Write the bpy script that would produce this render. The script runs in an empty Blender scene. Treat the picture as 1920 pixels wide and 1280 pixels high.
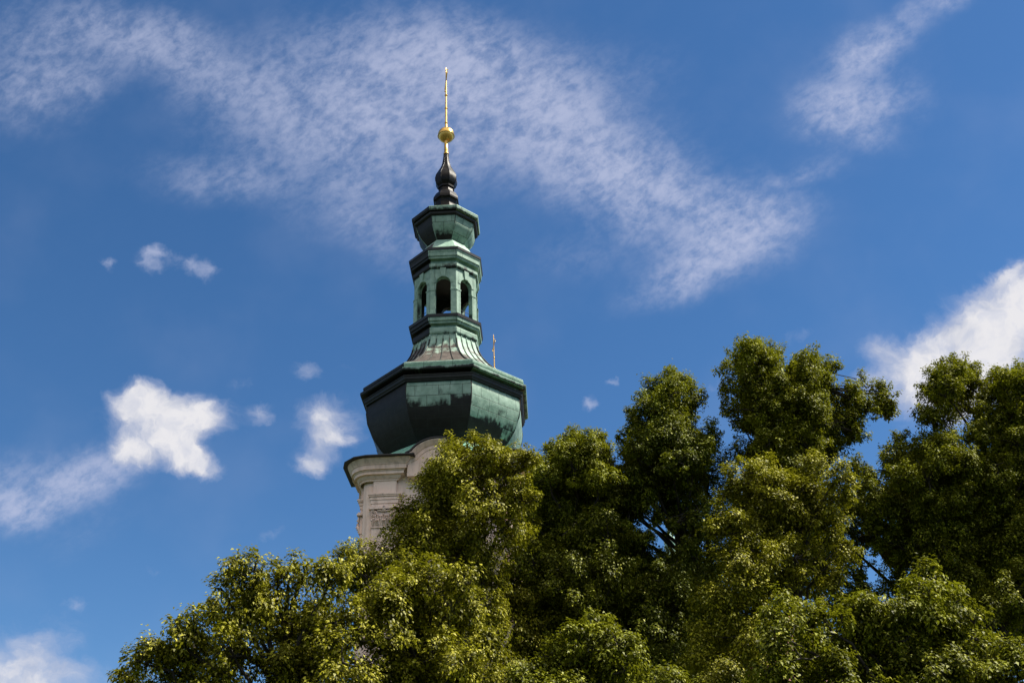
import bpy, math, random
import numpy as np
from mathutils import Vector, Matrix

random.seed(7)
rng = np.random.default_rng(11)
S = bpy.context.scene
COL = S.collection
R = math.radians

# ------------------------------------------------------------------ camera
PITCH, ROLL, FOC = R(31.0), R(2.15), 2000.0          # FOC in pixels of the 1920 px wide photograph
EYE = Vector((0, 0, 1.6))
cF = Vector((0, math.cos(PITCH), math.sin(PITCH)))
_u = Vector((0, -math.sin(PITCH), math.cos(PITCH)))
_r = Vector((1, 0, 0))
cU = _u * math.cos(ROLL) + _r * math.sin(ROLL)
cR = _r * math.cos(ROLL) - _u * math.sin(ROLL)
cam = bpy.data.cameras.new('camera')
cam.sensor_width = 36.0
cam.lens = 36.0 * FOC / 1920.0
cam.clip_start, cam.clip_end = 0.1, 6000.0
camo = bpy.data.objects.new('camera', cam)
COL.objects.link(camo)
camo.matrix_world = Matrix(((cR.x, cU.x, -cF.x, EYE.x), (cR.y, cU.y, -cF.y, EYE.y), (cR.z, cU.z, -cF.z, EYE.z), (0, 0, 0, 1)))
S.camera = camo


def at(px, py, y):
    """the point of the view ray through a pixel of the photograph, y metres in front of the viewer"""
    d = cF + cR * ((px - 960) / FOC) - cU * ((py - 640) / FOC)
    return EYE + d * (y / d.y)


# ------------------------------------------------------------------ sun, exposure
SUN_AZ, SUN_EL = R(94), R(57)        # azimuth clockwise from the view direction (+Y)
SUN_STRENGTH = 5.0
sun_dir = Vector((math.sin(SUN_AZ) * math.cos(SUN_EL), math.cos(SUN_AZ) * math.cos(SUN_EL), math.sin(SUN_EL)))
sl = bpy.data.lights.new('sun', 'SUN')
sl.energy, sl.angle, sl.color = SUN_STRENGTH, R(0.53), (1.0, 0.93, 0.80)
so = bpy.data.objects.new('sun', sl)
COL.objects.link(so)
so.rotation_euler = (-sun_dir).to_track_quat('-Z', 'Y').to_euler()
so.location = (40, 20, 60)
S.view_settings.view_transform = 'Standard'
S.view_settings.look = 'None'
S.view_settings.exposure = 0.85
S.view_settings.gamma = 1.0
S.view_settings.use_curve_mapping = False
S.cycles.max_bounces = 6
S.cycles.diffuse_bounces = 2
S.cycles.glossy_bounces = 2
S.cycles.transmission_bounces = 3
S.cycles.caustics_reflective = False
S.cycles.caustics_refractive = False
S.cycles.use_denoising = True

# ------------------------------------------------------------------ world: clear sky and clouds
W = bpy.data.worlds.new('World')
S.world = W
W.use_nodes = True
nt = W.node_tree
nt.nodes.clear()


class NT:
    """small helper for node trees"""
    def __init__(self, tree): self.t = tree

    def n(self, kind, **kw):
        nd = self.t.nodes.new(kind)
        for k, v in kw.items(): setattr(nd, k, v)
        return nd

    def put(self, sock, v):
        if isinstance(v, bpy.types.NodeSocket): self.t.links.new(v, sock)
        elif v is not None: sock.default_value = v

    def math(self, op, a, b=None, c=None, clamp=False):
        nd = self.n('ShaderNodeMath', operation=op, use_clamp=clamp)
        for i, v in enumerate((a, b, c)): self.put(nd.inputs[i], v)
        return nd.outputs[0]

    def vmath(self, op, a, b=None, scale=None):
        nd = self.n('ShaderNodeVectorMath', operation=op)
        self.put(nd.inputs[0], a)
        if b is not None: self.put(nd.inputs[1], b)
        if scale is not None: self.put(nd.inputs['Scale'], scale)
        return nd.outputs['Value'] if op in ('DOT_PRODUCT', 'LENGTH') else nd.outputs[0]

    def noise(self, vec, scale, detail=4, rough=0.5, dist=0.0, lac=2.0):
        nd = self.n('ShaderNodeTexNoise')
        if vec is not None: self.put(nd.inputs['Vector'], vec)
        nd.inputs['Scale'].default_value = scale
        nd.inputs['Detail'].default_value = detail
        nd.inputs['Roughness'].default_value = rough
        nd.inputs['Distortion'].default_value = dist
        nd.inputs['Lacunarity'].default_value = lac
        return nd.outputs[0], nd.outputs[1]

    def ramp(self, v, a, b, lo=0.0, hi=1.0, kind='SMOOTHSTEP'):
        nd = self.n('ShaderNodeMapRange', interpolation_type=kind)
        self.put(nd.inputs[0], v)
        for i, x in enumerate((a, b, lo, hi)): self.put(nd.inputs[i + 1], x)
        return nd.outputs[0]

    def mix(self, f, a, b, blend='MIX'):
        nd = self.n('ShaderNodeMix', data_type='RGBA', blend_type=blend)
        self.put(nd.inputs[0], f)
        self.put(nd.inputs[6], a if isinstance(a, bpy.types.NodeSocket) else (*a, 1))
        self.put(nd.inputs[7], b if isinstance(b, bpy.types.NodeSocket) else (*b, 1))
        return nd.outputs[2]

    def mapping(self, vec, loc=(0, 0, 0), rot=(0, 0, 0), scale=(1, 1, 1), kind='TEXTURE'):
        nd = self.n('ShaderNodeMapping', vector_type=kind)
        self.put(nd.inputs['Vector'], vec)
        nd.inputs['Location'].default_value = loc
        nd.inputs['Rotation'].default_value = rot
        nd.inputs['Scale'].default_value = scale
        return nd.outputs[0]


w = NT(nt)
sky = w.n('ShaderNodeTexSky', sky_type='NISHITA', sun_disc=False)
sky.sun_elevation = SUN_EL
sky.sun_rotation = SUN_AZ
sky.altitude = 600
sky.air_density = 1.0
sky.dust_density = 0.25
sky.ozone_density = 4.0
SKY_STRENGTH = 0.072
sat = w.n('ShaderNodeHueSaturation')
sat.inputs['Saturation'].default_value = 1.20
w.put(sat.inputs['Color'], sky.outputs[0])
bg_sky = w.n('ShaderNodeBackground')
w.put(bg_sky.inputs['Color'], sat.outputs[0])
bg_sky.inputs['Strength'].default_value = SKY_STRENGTH

# the clouds lie on the sky sphere: directions are read against three fixed axes of the sky
direction = w.n('ShaderNodeTexCoord').outputs['Generated']
dF = w.math('MAXIMUM', w.vmath('DOT_PRODUCT', direction, tuple(cF)), 0.12)
gx = w.math('MULTIPLY_ADD', w.math('DIVIDE', w.vmath('DOT_PRODUCT', direction, tuple(cR)), dF), FOC / 100, 9.6)
gy = w.math('MULTIPLY_ADD', w.math('DIVIDE', w.vmath('DOT_PRODUCT', direction, tuple(cU)), dF), -FOC / 100, 6.4)
cmb = w.n('ShaderNodeCombineXYZ')
w.put(cmb.inputs[0], gx)
w.put(cmb.inputs[1], gy)
uv = cmb.outputs[0]


def warp(vec, scale, amp, detail=5, rough=0.55):
    c = w.noise(vec, scale, detail, rough)[1]
    return w.vmath('ADD', vec, w.vmath('SCALE', w.vmath('SUBTRACT', c, (0.5, 0.5, 0.5)), scale=amp))


def blobs(vec, items, kind='SMOOTHSTEP'):
    total = None
    for it in items:
        x, y, a, b = it[:4]
        rot = it[4] if len(it) > 4 else 0
        wt = it[5] if len(it) > 5 else 1.0
        m = w.mapping(vec, (x / 100, y / 100, 0), (0, 0, R(rot)), (a / 100, b / 100, 1))
        v = w.ramp(w.vmath('LENGTH', m), 0.0, 1.0, wt, 0.0, kind)
        total = v if total is None else w.math('ADD', total, v)
    return total


CUMULUS = [
    (300, 800, 180, 98), (258, 752, 85, 58), (372, 778, 108, 72), (232, 850, 75, 55, 0, .9), (385, 872, 70, 44, 40, 1), (330, 845, 90, 60, 0, .7),
    (612, 776, 108, 60, -5, .9), (598, 836, 72, 68, 0, .7), (648, 818, 62, 32, 0, .7), (580, 872, 52, 30, -20, .6),
    (577, 692, 52, 34, 0, .62), (480, 757, 44, 36, 0, .6),
    
    (40, 1275, 260, 110, 0, 1.05), (80, 1185, 170, 75, -20, .42),
    (1830, 650, 290, 150, -34, 1.0), (1910, 570, 190, 110, -25, .7), (1690, 690, 130, 85, -20, .7), (1850, 720, 190, 110, 0, .7), (1640, 655, 60, 42, -10, .45), (1780, 610, 110, 50, -35, .3),
    (1730, 750, 130, 70, 0, .6), (1900, 512, 90, 26, -20, .45), (1600, 715, 70, 32, 0, .4),
]
WISPS = [
    (280, 490, 50, 42, 30, .62), (370, 500, 85, 36, 25, .62), (205, 495, 26, 34, 0, .45), (292, 470, 40, 22, 0, .45),
    (1105, 752, 26, 24, -40, .62), (1148, 716, 24, 13, -10, .5), (1490, 628, 60, 26, -25, .34), (1345, 725, 30, 30, 0, .25),
    (455, 720, 50, 20, 0, .3), (640, 690, 40, 24, 0, .25), (500, 1000, 70, 18, -20, .3), (300, 1070, 80, 18, 0, .2), (140, 1130, 60, 30, 0, .4),
]
CIRRUS = [
    (40, 915, 270, 115, -14, .72), (190, 885, 175, 85, -24, .55), (30, 960, 130, 60, 0, .4), (160, 1000, 160, 50, -25, .2),
    (110, 70, 300, 150, 0, .62), (50, 190, 190, 110, 0, .55), (320, 90, 230, 110, 25, .5), (170, 150, 110, 60, 0, .2),
    (860, 190, 620, 240, 14, .22), (620, 290, 520, 230, 22, .20), (1330, 330, 330, 200, 30, .12), (520, 220, 330, 170, 25, .42), (390, 335, 210, 75, 0, .5), (700, 110, 330, 170, 0, .55), (780, 270, 300, 190, 0, .5), (950, 120, 320, 150, 15, .6),
    (1010, 260, 310, 170, 25, .42), (640, 400, 230, 90, 10, .3), (760, 470, 170, 80, 20, .34), (1150, 300, 280, 160, 25, .52), (1240, 400, 260, 140, 15, .52),
    (1370, 470, 230, 95, -22, .68), (1420, 400, 190, 110, 0, .55), (1250, 535, 190, 60, -22, .40), (1080, 480, 190, 80, 0, .28), (1200, 130, 150, 110, 0, .2),
    (1570, 215, 150, 95, 10, .75), (1600, 110, 130, 90, -40, .6), (1690, 55, 170, 60, -30, .62), (1780, 0, 80, 30, 0, .5), (1660, 200, 160, 80, 0, .42),
    (1540, 310, 90, 45, 0, .4), (1690, 150, 130, 110, 0, .2), (1480, 330, 70, 26, -10, .35), (1640, 270, 120, 40, 0, .3),
]
uv_c = warp(warp(uv, 0.9, 0.9, 3, .5), 3.0, 0.40, 7, .62)
m_cu = blobs(uv_c, CUMULUS)
fb = w.noise(w.mapping(uv_c, scale=(1.3, 0.9, 1)), 1.9, 9, .62)[0]
d_cu = w.math('MULTIPLY_ADD', w.math('SUBTRACT', fb, 0.5), 0.9, m_cu)
a_cu = w.math('MULTIPLY', w.ramp(d_cu, 0.10, 1.25, 0, 1), w.math('MULTIPLY', w.ramp(m_cu, 0.0, 0.3), w.ramp(w.noise(uv_c, 2.6, 5, .55)[0], .32, .56, .88, 1.0)))
uv_w = warp(uv, 2.2, 0.45, 5, .6)
m_w = blobs(uv_w, WISPS)
fw = w.noise(uv_w, 3.0, 6, .55)[0]
a_w = w.math('MULTIPLY', w.ramp(w.math('MULTIPLY_ADD', w.math('SUBTRACT', fw, 0.5), 0.9, m_w), 0.12, 1.0), w.ramp(m_w, 0.0, .2, 0, .75))
uv_i = warp(uv, 0.7, 0.8, 4, .5)
m_ci = blobs(uv_i, CIRRUS)
rip = w.noise(w.mapping(warp(uv, 2.0, 0.35, 3), rot=(0, 0, R(-24)), scale=(1.25, 0.9, 1)), 3.0, 8, .64, .25)[0]
big = w.noise(w.mapping(uv, rot=(0, 0, R(30)), scale=(1.9, 0.9, 1)), 1.0, 5, .55, .5)[0]
fine = w.noise(w.mapping(warp(uv, 3.0, 0.22, 3), rot=(0, 0, R(-32)), scale=(1.5, 0.85, 1)), 5.5, 6, .6)[0]
tex = w.math('ADD', w.math('MULTIPLY_ADD', big, 0.40, w.math('MULTIPLY', rip, 0.48)), w.math('MULTIPLY', fine, 0.42))
d_ci = w.ramp(m_ci, -0.05, 1.05, 0.0, 1.0)
rag = w.ramp(w.math('MULTIPLY_ADD', m_ci, 0.10, tex), 0.52, 0.90, 0.20, 1.0)      # rippled cells with blue between them
a_ci = w.math('MULTIPLY', w.math('MULTIPLY', d_ci, rag), 0.74)
veil = w.math('MULTIPLY', w.ramp(w.noise(uv, 0.35, 4, .5)[0], 0.45, 0.75), 0.06)
inv = w.math('MULTIPLY', w.math('SUBTRACT', 1.0, a_cu), w.math('SUBTRACT', 1.0, a_w))
thin = w.math('SUBTRACT', 1.0, w.math('MULTIPLY', w.math('SUBTRACT', 1.0, a_ci), w.math('SUBTRACT', 1.0, veil)))
alpha = w.math('SUBTRACT', 1.0, w.math('MULTIPLY', inv, w.math('SUBTRACT', 1.0, thin)), clamp=True)
c_cu = w.mix(w.ramp(w.math('MULTIPLY_ADD', w.math('SUBTRACT', w.noise(uv_c, 1.5, 5, .5)[0], .5), 1.6, d_cu), 0.45, 1.35), (0.50, 0.54, 0.66), (0.84, 0.83, 0.86))
c_cl = w.mix(a_cu, (0.56, 0.60, 0.79), c_cu)
bg_cl = w.n('ShaderNodeBackground')
w.put(bg_cl.inputs['Color'], c_cl)
bg_cl.inputs['Strength'].default_value = 0.545
# a bank of cloud glow, unseen behind the viewer, added to brighten the tower
sx = w.n('ShaderNodeSeparateXYZ')
w.put(sx.inputs[0], direction)
rear_fill = w.math('MULTIPLY', w.ramp(sx.outputs[1], 0.05, -0.30), w.ramp(sx.outputs[2], 0.26, 0.55))
rear_fill = w.math('MULTIPLY', rear_fill, w.ramp(w.noise(direction, 1.9, 6, .55)[0], .36, .52))
bg_rear_fill = w.n('ShaderNodeBackground')
bg_rear_fill.inputs['Color'].default_value = (1.0, 0.90, 0.81, 1)
bg_rear_fill.inputs['Strength'].default_value = 0.72
ms0 = w.n('ShaderNodeMixShader')
w.put(ms0.inputs[0], rear_fill)
w.put(ms0.inputs[1], bg_sky.outputs[0])
w.put(ms0.inputs[2], bg_rear_fill.outputs[0])
ms = w.n('ShaderNodeMixShader')
w.put(ms.inputs[0], alpha)
w.put(ms.inputs[1], ms0.outputs[0])
w.put(ms.inputs[2], bg_cl.outputs[0])
wo = w.n('ShaderNodeOutputWorld')
w.put(wo.inputs['Surface'], ms.outputs[0])
W.cycles.sampling_method = 'MANUAL'
W.cycles.sample_map_resolution = 512


# ------------------------------------------------------------------ helpers
def tag(o, label=None, cat=None, group=None, kind=None):
    for k, v in (('label', label), ('category', cat), ('group', group), ('kind', kind)):
        if v: o[k] = v
    return o


def empty(name, loc, rz=0.0):
    o = bpy.data.objects.new(name, None)
    COL.objects.link(o)
    o.location, o.rotation_euler = loc, (0, 0, rz)
    o.empty_display_size = 0.5
    return o


def children(o): return [c for c in bpy.data.objects if c.parent == o]


def copy_tree(o, parent=None):
    c = o.copy()
    COL.objects.link(c)
    c.parent = parent
    for ch in children(o): copy_tree(ch, c)
    return c


class MB:
    """collects faces with their own corners; one mesh object per part"""
    def __init__(self): self.v, self.f, self.uv, self.wear, self.sm = [], [], [], [], []

    def face(self, pts, uv=None, wear=(0, 0, 0), smooth=False):
        i = len(self.v)
        self.v += [tuple(p) for p in pts]
        self.f.append(list(range(i, i + len(pts))))
        self.uv += uv if uv else [(p[0] + p[1], p[2]) for p in pts]
        self.wear += [wear] * len(pts) if not isinstance(wear, list) else wear
        self.sm.append(smooth)

    def grid(self, rows, closed=False, smooth=True, uvs=None, wears=None):
        """rows of points joined into a shared-vertex sheet"""
        n = len(rows[0])
        base = len(self.v)
        for r in rows: self.v += [tuple(p) for p in r]
        m = n if closed else n - 1
        for j in range(len(rows) - 1):
            for i in range(m):
                k = (i + 1) % n
                idx = [(j, i), (j, k), (j + 1, k), (j + 1, i)]
                self.f.append([base + a * n + b for a, b in idx])
                for q, (a, b) in enumerate(idx):
                    self.uv.append(uvs[a][b] if uvs else ((i + (q in (1, 2))) * 0.1, rows[a][b][2]))
                    self.wear.append(wears[a][b] if wears else (0, 0, 0))
                self.sm.append(smooth)

    def box(self, x0, x1, y0, y1, z0, z1):
        p = [(x, y, z) for z in (z0, z1) for y in (y0, y1) for x in (x0, x1)]
        for q in ((0, 2, 3, 1), (4, 5, 7, 6), (0, 1, 5, 4), (2, 6, 7, 3), (0, 4, 6, 2), (1, 3, 7, 5)):
            self.face([p[i] for i in q])

    def prism(self, poly, f0, f1):
        """poly: 2D points counter-clockwise; f0/f1 map a 2D point to the two 3D ends"""
        a, b = [f0(p) for p in poly], [f1(p) for p in poly]
        self.face(a)
        self.face(b[::-1])
        for i in range(len(poly)):
            k = (i + 1) % len(poly)
            self.face([a[k], a[i], b[i], b[k]])

    def lathe(self, prof, n=24, smooth=True, cx=0, cy=0):
        rows = [[(cx + r * math.cos(2 * math.pi * i / n), cy + r * math.sin(2 * math.pi * i / n), z) for i in range(n)] for z, r in prof]
        self.grid(rows, True, smooth)

    def tube(self, pts, rads, n=6, cap=True):
        rows = []
        pts = [Vector(p) for p in pts]
        for i, p in enumerate(pts):
            t = (pts[min(i + 1, len(pts) - 1)] - pts[max(i - 1, 0)]).normalized()
            a = t.cross(Vector((0.13, 0.2, 1)) if abs(t.z) < .95 else Vector((1, 0.1, 0))).normalized()
            b = t.cross(a)
            rows.append([p + (a * math.cos(2 * math.pi * k / n) + b * math.sin(2 * math.pi * k / n)) * rads[i] for k in range(n)])
        self.grid(rows, True, True)
        if cap:
            self.face(rows[0][::-1])
            self.face(rows[-1])

    def build(self, name, mat, parent=None):
        me = bpy.data.meshes.new(name)
        me.from_pydata(self.v, [], self.f)
        me.update()
        ul = me.uv_layers.new(name='UVMap')
        ul.data.foreach_set('uv', np.array(self.uv, dtype=np.float32).ravel())
        wa = me.color_attributes.new('wear', 'FLOAT_COLOR', 'CORNER')
        ww = np.ones((len(self.wear), 4), dtype=np.float32)
        ww[:, :3] = np.array(self.wear, dtype=np.float32)
        wa.data.foreach_set('color', ww.ravel())
        me.polygons.foreach_set('use_smooth', np.array(self.sm, dtype=bool))
        me.materials.append(mat)
        o = bpy.data.objects.new(name, me)
        COL.objects.link(o)
        o.parent = parent
        return o


# ------------------------------------------------------------------ materials
def new_mat(name):
    m = bpy.data.materials.new(name)
    m.use_nodes = True
    m.node_tree.nodes.clear()
    t = NT(m.node_tree)
    out = t.n('ShaderNodeOutputMaterial')
    bs = t.n('ShaderNodeBsdfPrincipled')
    t.put(out.inputs['Surface'], bs.outputs[0])
    return m, t, bs, out


def bump(t, bs, h, dist, strength=1.0):
    b = t.n('ShaderNodeBump')
    b.inputs['Distance'].default_value = dist
    b.inputs['Strength'].default_value = strength
    t.put(b.inputs['Height'], h)
    t.put(bs.inputs['Normal'], b.outputs[0])


def copper_mat(name, dark, plates=None, streak=0.5, greens=((0.13, 0.23, 0.175), (0.29, 0.425, 0.345))):
    """sheet copper: green patina with dark unpatinated plates; corner data 'wear' = (threshold, height 0..1, -)"""
    m, t, bs, _ = new_mat(name)
    uvn = t.n('ShaderNodeUVMap').outputs[0]
    obj = t.n('ShaderNodeTexCoord').outputs['Object']
    at_ = t.n('ShaderNodeAttribute', attribute_name='wear')
    sep = t.n('ShaderNodeSeparateColor')
    t.put(sep.inputs[0], at_.outputs['Color'])
    thr, hgt = sep.outputs[0], sep.outputs[1]
    n1 = t.noise(obj, 1.6, 6, .6)[0]
    n2 = t.noise(obj, 3.2, 5, .55)[0]
    n3 = t.noise(t.mapping(uvn, scale=(0.24, 1.2, 1)), 1.0, 7, .65)[0]
    val = t.math('MULTIPLY_ADD', t.math('SUBTRACT', n1, .5), 0.7, hgt)
    val = t.math('MULTIPLY_ADD', t.math('SUBTRACT', n3, .5), streak, val)
    seam = 0.0
    if plates:
        br = t.n('ShaderNodeTexBrick')
        br.offset = 0.5
        t.put(br.inputs['Vector'], uvn)
        br.inputs['Color1'].default_value = (0, 0, 0, 1)
        br.inputs['Color2'].default_value = (1, 1, 1, 1)
        br.inputs['Mortar'].default_value = (0.5, 0.5, 0.5, 1)
        br.inputs['Scale'].default_value = 1.0
        br.inputs['Mortar Size'].default_value = 0.013
        br.inputs['Mortar Smooth'].default_value = 0.3
        br.inputs['Brick Width'].default_value = plates[0]
        br.inputs['Row Height'].default_value = plates[1]
        pv = t.n('ShaderNodeRGBToBW')
        t.put(pv.inputs[0], br.outputs['Color'])
        val = t.math('MULTIPLY_ADD', t.math('SUBTRACT', pv.outputs[0], .5), 0.26, val)
        seam = br.outputs['Fac']
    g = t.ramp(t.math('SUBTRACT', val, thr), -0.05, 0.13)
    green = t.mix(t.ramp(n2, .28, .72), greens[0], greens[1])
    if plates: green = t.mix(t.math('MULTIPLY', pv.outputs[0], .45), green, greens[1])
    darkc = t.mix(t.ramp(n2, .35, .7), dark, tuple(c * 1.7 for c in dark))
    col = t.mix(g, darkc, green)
    soot = t.ramp(t.noise(t.mapping(uvn, scale=(0.06, 0.9, 1)), 1.0, 5, .7)[0], .56, .74, 0, .75)
    col = t.mix(soot, col, tuple(c * 0.9 for c in dark))
    if plates: col = t.mix(t.math('MULTIPLY', seam, .75), col, (0.012, 0.018, 0.015))
    t.put(bs.inputs['Base Color'], col)
    t.put(bs.inputs['Roughness'], t.ramp(g, 0, 1, .55, .62))
    bs.inputs['Specular IOR Level'].default_value = 0.28
    h = t.math('MULTIPLY_ADD', n2, .4, t.math('MULTIPLY', n1, .8))
    if plates: h = t.math('SUBTRACT', h, t.math('MULTIPLY', seam, 1.2))
    bump(t, bs, h, 0.035, .5)
    return m


M = {}
M['bulb'] = copper_mat('patina_plates', (0.009, 0.010, 0.009), (1.05, 0.5))
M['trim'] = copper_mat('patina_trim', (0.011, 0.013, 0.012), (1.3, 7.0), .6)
M['cap'] = copper_mat('patina_cap', (0.010, 0.011, 0.010), (0.85, 0.55))
M['flare'] = copper_mat('patina_roof', (0.072, 0.060, 0.052), (9.0, 0.9), .35, ((0.19, 0.33, 0.25), (0.38, 0.54, 0.44)))
M['skirt'] = copper_mat('patina_lower_roof', (0.03, 0.05, 0.04), (0.75, 0.6), .3, ((0.16, 0.36, 0.26), (0.25, 0.50, 0.37)))

m, t, bs, _ = new_mat('plaster')
obj = t.n('ShaderNodeTexCoord').outputs['Object']
n1 = t.noise(obj, .8, 6, .6)[0]
n2 = t.noise(t.mapping(obj, scale=(.25, .25, 2.2)), 1.0, 6, .65)[0]
n3 = t.noise(obj, 30, 4, .6)[0]
col = t.mix(t.ramp(n1, .3, .7), (0.93, 0.675, 0.535), (0.95, 0.745, 0.625))
col = t.mix(t.ramp(n2, .44, .72, 0, .65), col, (0.46, 0.33, 0.25))
t.put(bs.inputs['Base Color'], col)
bs.inputs['Roughness'].default_value = .9
bs.inputs['Specular IOR Level'].default_value = .15
bump(t, bs, n3, .006, .6)
M['plaster'] = m

m, t, bs, _ = new_mat('gilding')
obj = t.n('ShaderNodeTexCoord').outputs['Object']
n1 = t.noise(obj, 3.0, 5, .6)[0]
t.put(bs.inputs['Base Color'], t.mix(t.ramp(n1, .45, .75), (0.80, 0.50, 0.13), (0.50, 0.31, 0.10)))
bs.inputs['Metallic'].default_value = .85
t.put(bs.inputs['Roughness'], t.ramp(n1, .3, .7, .26, .45))
M['gold'] = m

m, t, bs, _ = new_mat('black_sheet')
obj = t.n('ShaderNodeTexCoord').outputs['Object']
n1 = t.noise(obj, 4.0, 6, .6)[0]
t.put(bs.inputs['Base Color'], t.mix(t.ramp(n1, .4, .7), (0.005, 0.005, 0.005), (0.016, 0.014, 0.013)))
t.put(bs.inputs['Roughness'], t.ramp(n1, .3, .7, .3, .5))
bs.inputs['Specular IOR Level'].default_value = .16
bump(t, bs, n1, .02, .4)
M['black'] = m

m, t, bs, _ = new_mat('dark_flashing')
obj = t.n('ShaderNodeTexCoord').outputs['Object']
n1 = t.noise(obj, 5.0, 5, .6)[0]
t.put(bs.inputs['Base Color'], t.mix(n1, (0.006, 0.006, 0.006), (0.022, 0.02, 0.018)))
bs.inputs['Roughness'].default_value = .5
M['flash'] = m

m, t, bs, _ = new_mat('bark')
obj = t.n('ShaderNodeTexCoord').outputs['Object']
n1 = t.noise(t.mapping(obj, scale=(.12, .12, .8)), 1.0, 7, .65)[0]
t.put(bs.inputs['Base Color'], t.mix(n1, (0.012, 0.010, 0.008), (0.05, 0.04, 0.03)))
bs.inputs['Roughness'].default_value = .9
bump(t, bs, n1, .03, .9)
M['bark'] = m

m, t, bs, _ = new_mat('grass_ground')
obj = t.n('ShaderNodeTexCoord').outputs['Object']
n1 = t.noise(obj, .15, 8, .6)[0]
n2 = t.noise(obj, 9.0, 6, .7)[0]
col = t.mix(t.ramp(n1, .4, .65), (0.022, 0.034, 0.009), (0.045, 0.05, 0.02))
t.put(bs.inputs['Base Color'], t.mix(t.math('MULTIPLY', n2, .6), col, (0.02, 0.025, 0.009)))
bs.inputs['Roughness'].default_value = .95
bump(t, bs, n2, .05, .8)
M['ground'] = m

m, t, bs, _ = new_mat('roof_tiles')
uvn = t.n('ShaderNodeUVMap').outputs[0]
br = t.n('ShaderNodeTexBrick')
t.put(br.inputs['Vector'], uvn)
br.inputs['Color1'].default_value = (0.20, 0.07, 0.04, 1)
br.inputs['Color2'].default_value = (0.30, 0.11, 0.06, 1)
br.inputs['Mortar'].default_value = (0.06, 0.03, 0.02, 1)
br.inputs['Scale'].default_value = 1
br.inputs['Brick Width'].default_value = .2
br.inputs['Row Height'].default_value = .28
br.inputs['Mortar Size'].default_value = .015
t.put(bs.inputs['Base Color'], br.outputs['Color'])
bump(t, bs, br.outputs['Fac'], -.03, .8)
M['tiles'] = m


def leaf_mat(name, dark, light, pale):
    m = bpy.data.materials.new(name)
    m.use_nodes = True
    m.node_tree.nodes.clear()
    t = NT(m.node_tree)
    out = t.n('ShaderNodeOutputMaterial')
    a = t.n('ShaderNodeAttribute', attribute_name='tint').outputs['Fac']
    col = t.mix(t.ramp(a, 0, .75, kind='LINEAR'), dark, light)
    col = t.mix(t.ramp(a, .80, 1.0), col, pale)
    di, tr, gl = t.n('ShaderNodeBsdfDiffuse'), t.n('ShaderNodeBsdfTranslucent'), t.n('ShaderNodeBsdfGlossy')
    t.put(di.inputs[0], col)
    t.put(tr.inputs[0], t.mix(0.55, col, (0.34, 0.36, 0.015)))
    gl.inputs['Color'].default_value = (0.9, 0.9, 0.8, 1)
    gl.inputs['Roughness'].default_value = .55
    m1, m2 = t.n('ShaderNodeMixShader'), t.n('ShaderNodeMixShader')
    m1.inputs[0].default_value = .22
    t.put(m1.inputs[1], di.outputs[0])
    t.put(m1.inputs[2], tr.outputs[0])
    fr = t.n('ShaderNodeFresnel')
    fr.inputs[0].default_value = 1.4
    t.put(m2.inputs[0], t.math('MULTIPLY', fr.outputs[0], .03))
    t.put(m2.inputs[1], m1.outputs[0])
    t.put(m2.inputs[2], gl.outputs[0])
    t.put(out.inputs['Surface'], m2.outputs[0])
    return m


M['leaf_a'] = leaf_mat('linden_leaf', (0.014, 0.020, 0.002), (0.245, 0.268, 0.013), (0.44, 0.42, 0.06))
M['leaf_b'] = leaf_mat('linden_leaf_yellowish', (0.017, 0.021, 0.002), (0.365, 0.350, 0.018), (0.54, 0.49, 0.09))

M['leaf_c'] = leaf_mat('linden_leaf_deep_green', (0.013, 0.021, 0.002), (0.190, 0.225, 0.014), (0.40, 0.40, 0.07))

# ------------------------------------------------------------------ ground
g = MB()
g.face([(-3000, -3000, 0), (3000, -3000, 0), (3000, 3000, 0), (-3000, 3000, 0)])
tag(g.build('ground', M['ground']), 'grassy ground under the trees and the church', 'ground', None, 'structure')

# ------------------------------------------------------------------ church tower
FACETS = [45 * k for k in range(8)]       # azimuths of the eight faces, 0 = front, 90 = right


def pt(rad, az, z): return Vector((rad * math.sin(R(az)), -rad * math.cos(R(az)), z))


def octa(mb, prof, thr=None, smooth=False, sub=1):
    """octagonal body: prof = (z, circumradius) from bottom to top; thr(azimuth) = patina threshold of a face"""
    if sub > 1:
        p2 = []
        P = [np.array(p, float) for p in prof]
        for i in range(len(P) - 1):
            p0, p1, p2_, p3 = P[max(i - 1, 0)], P[i], P[i + 1], P[min(i + 2, len(P) - 1)]
            for k in range(sub):
                s = k / sub
                p2.append(tuple(.5 * ((2 * p1) + (p2_ - p0) * s + (2 * p0 - 5 * p1 + 4 * p2_ - p3) * s * s + (3 * p1 - p0 - 3 * p2_ + p3) * s ** 3)))
        prof = p2 + [tuple(P[-1])]
    arc = [0.0]
    for i in range(1, len(prof)): arc.append(arc[-1] + math.hypot(prof[i][0] - prof[i - 1][0], prof[i][1] - prof[i - 1][1]))
    z0, z1 = prof[0][0], prof[-1][0]
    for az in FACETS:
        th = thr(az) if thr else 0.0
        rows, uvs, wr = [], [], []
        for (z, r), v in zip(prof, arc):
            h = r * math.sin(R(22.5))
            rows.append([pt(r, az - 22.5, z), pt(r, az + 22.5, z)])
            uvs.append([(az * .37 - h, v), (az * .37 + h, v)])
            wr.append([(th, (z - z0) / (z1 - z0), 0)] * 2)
        if smooth: mb.grid(rows, False, True, uvs, wr)
        else:
            for j in range(len(rows) - 1):
                mb.face([rows[j][0], rows[j][1], rows[j + 1][1], rows[j + 1][0]], [uvs[j][0], uvs[j][1], uvs[j + 1][1], uvs[j + 1][0]],
                        [wr[j][0], wr[j][1], wr[j + 1][1], wr[j + 1][0]])


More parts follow.
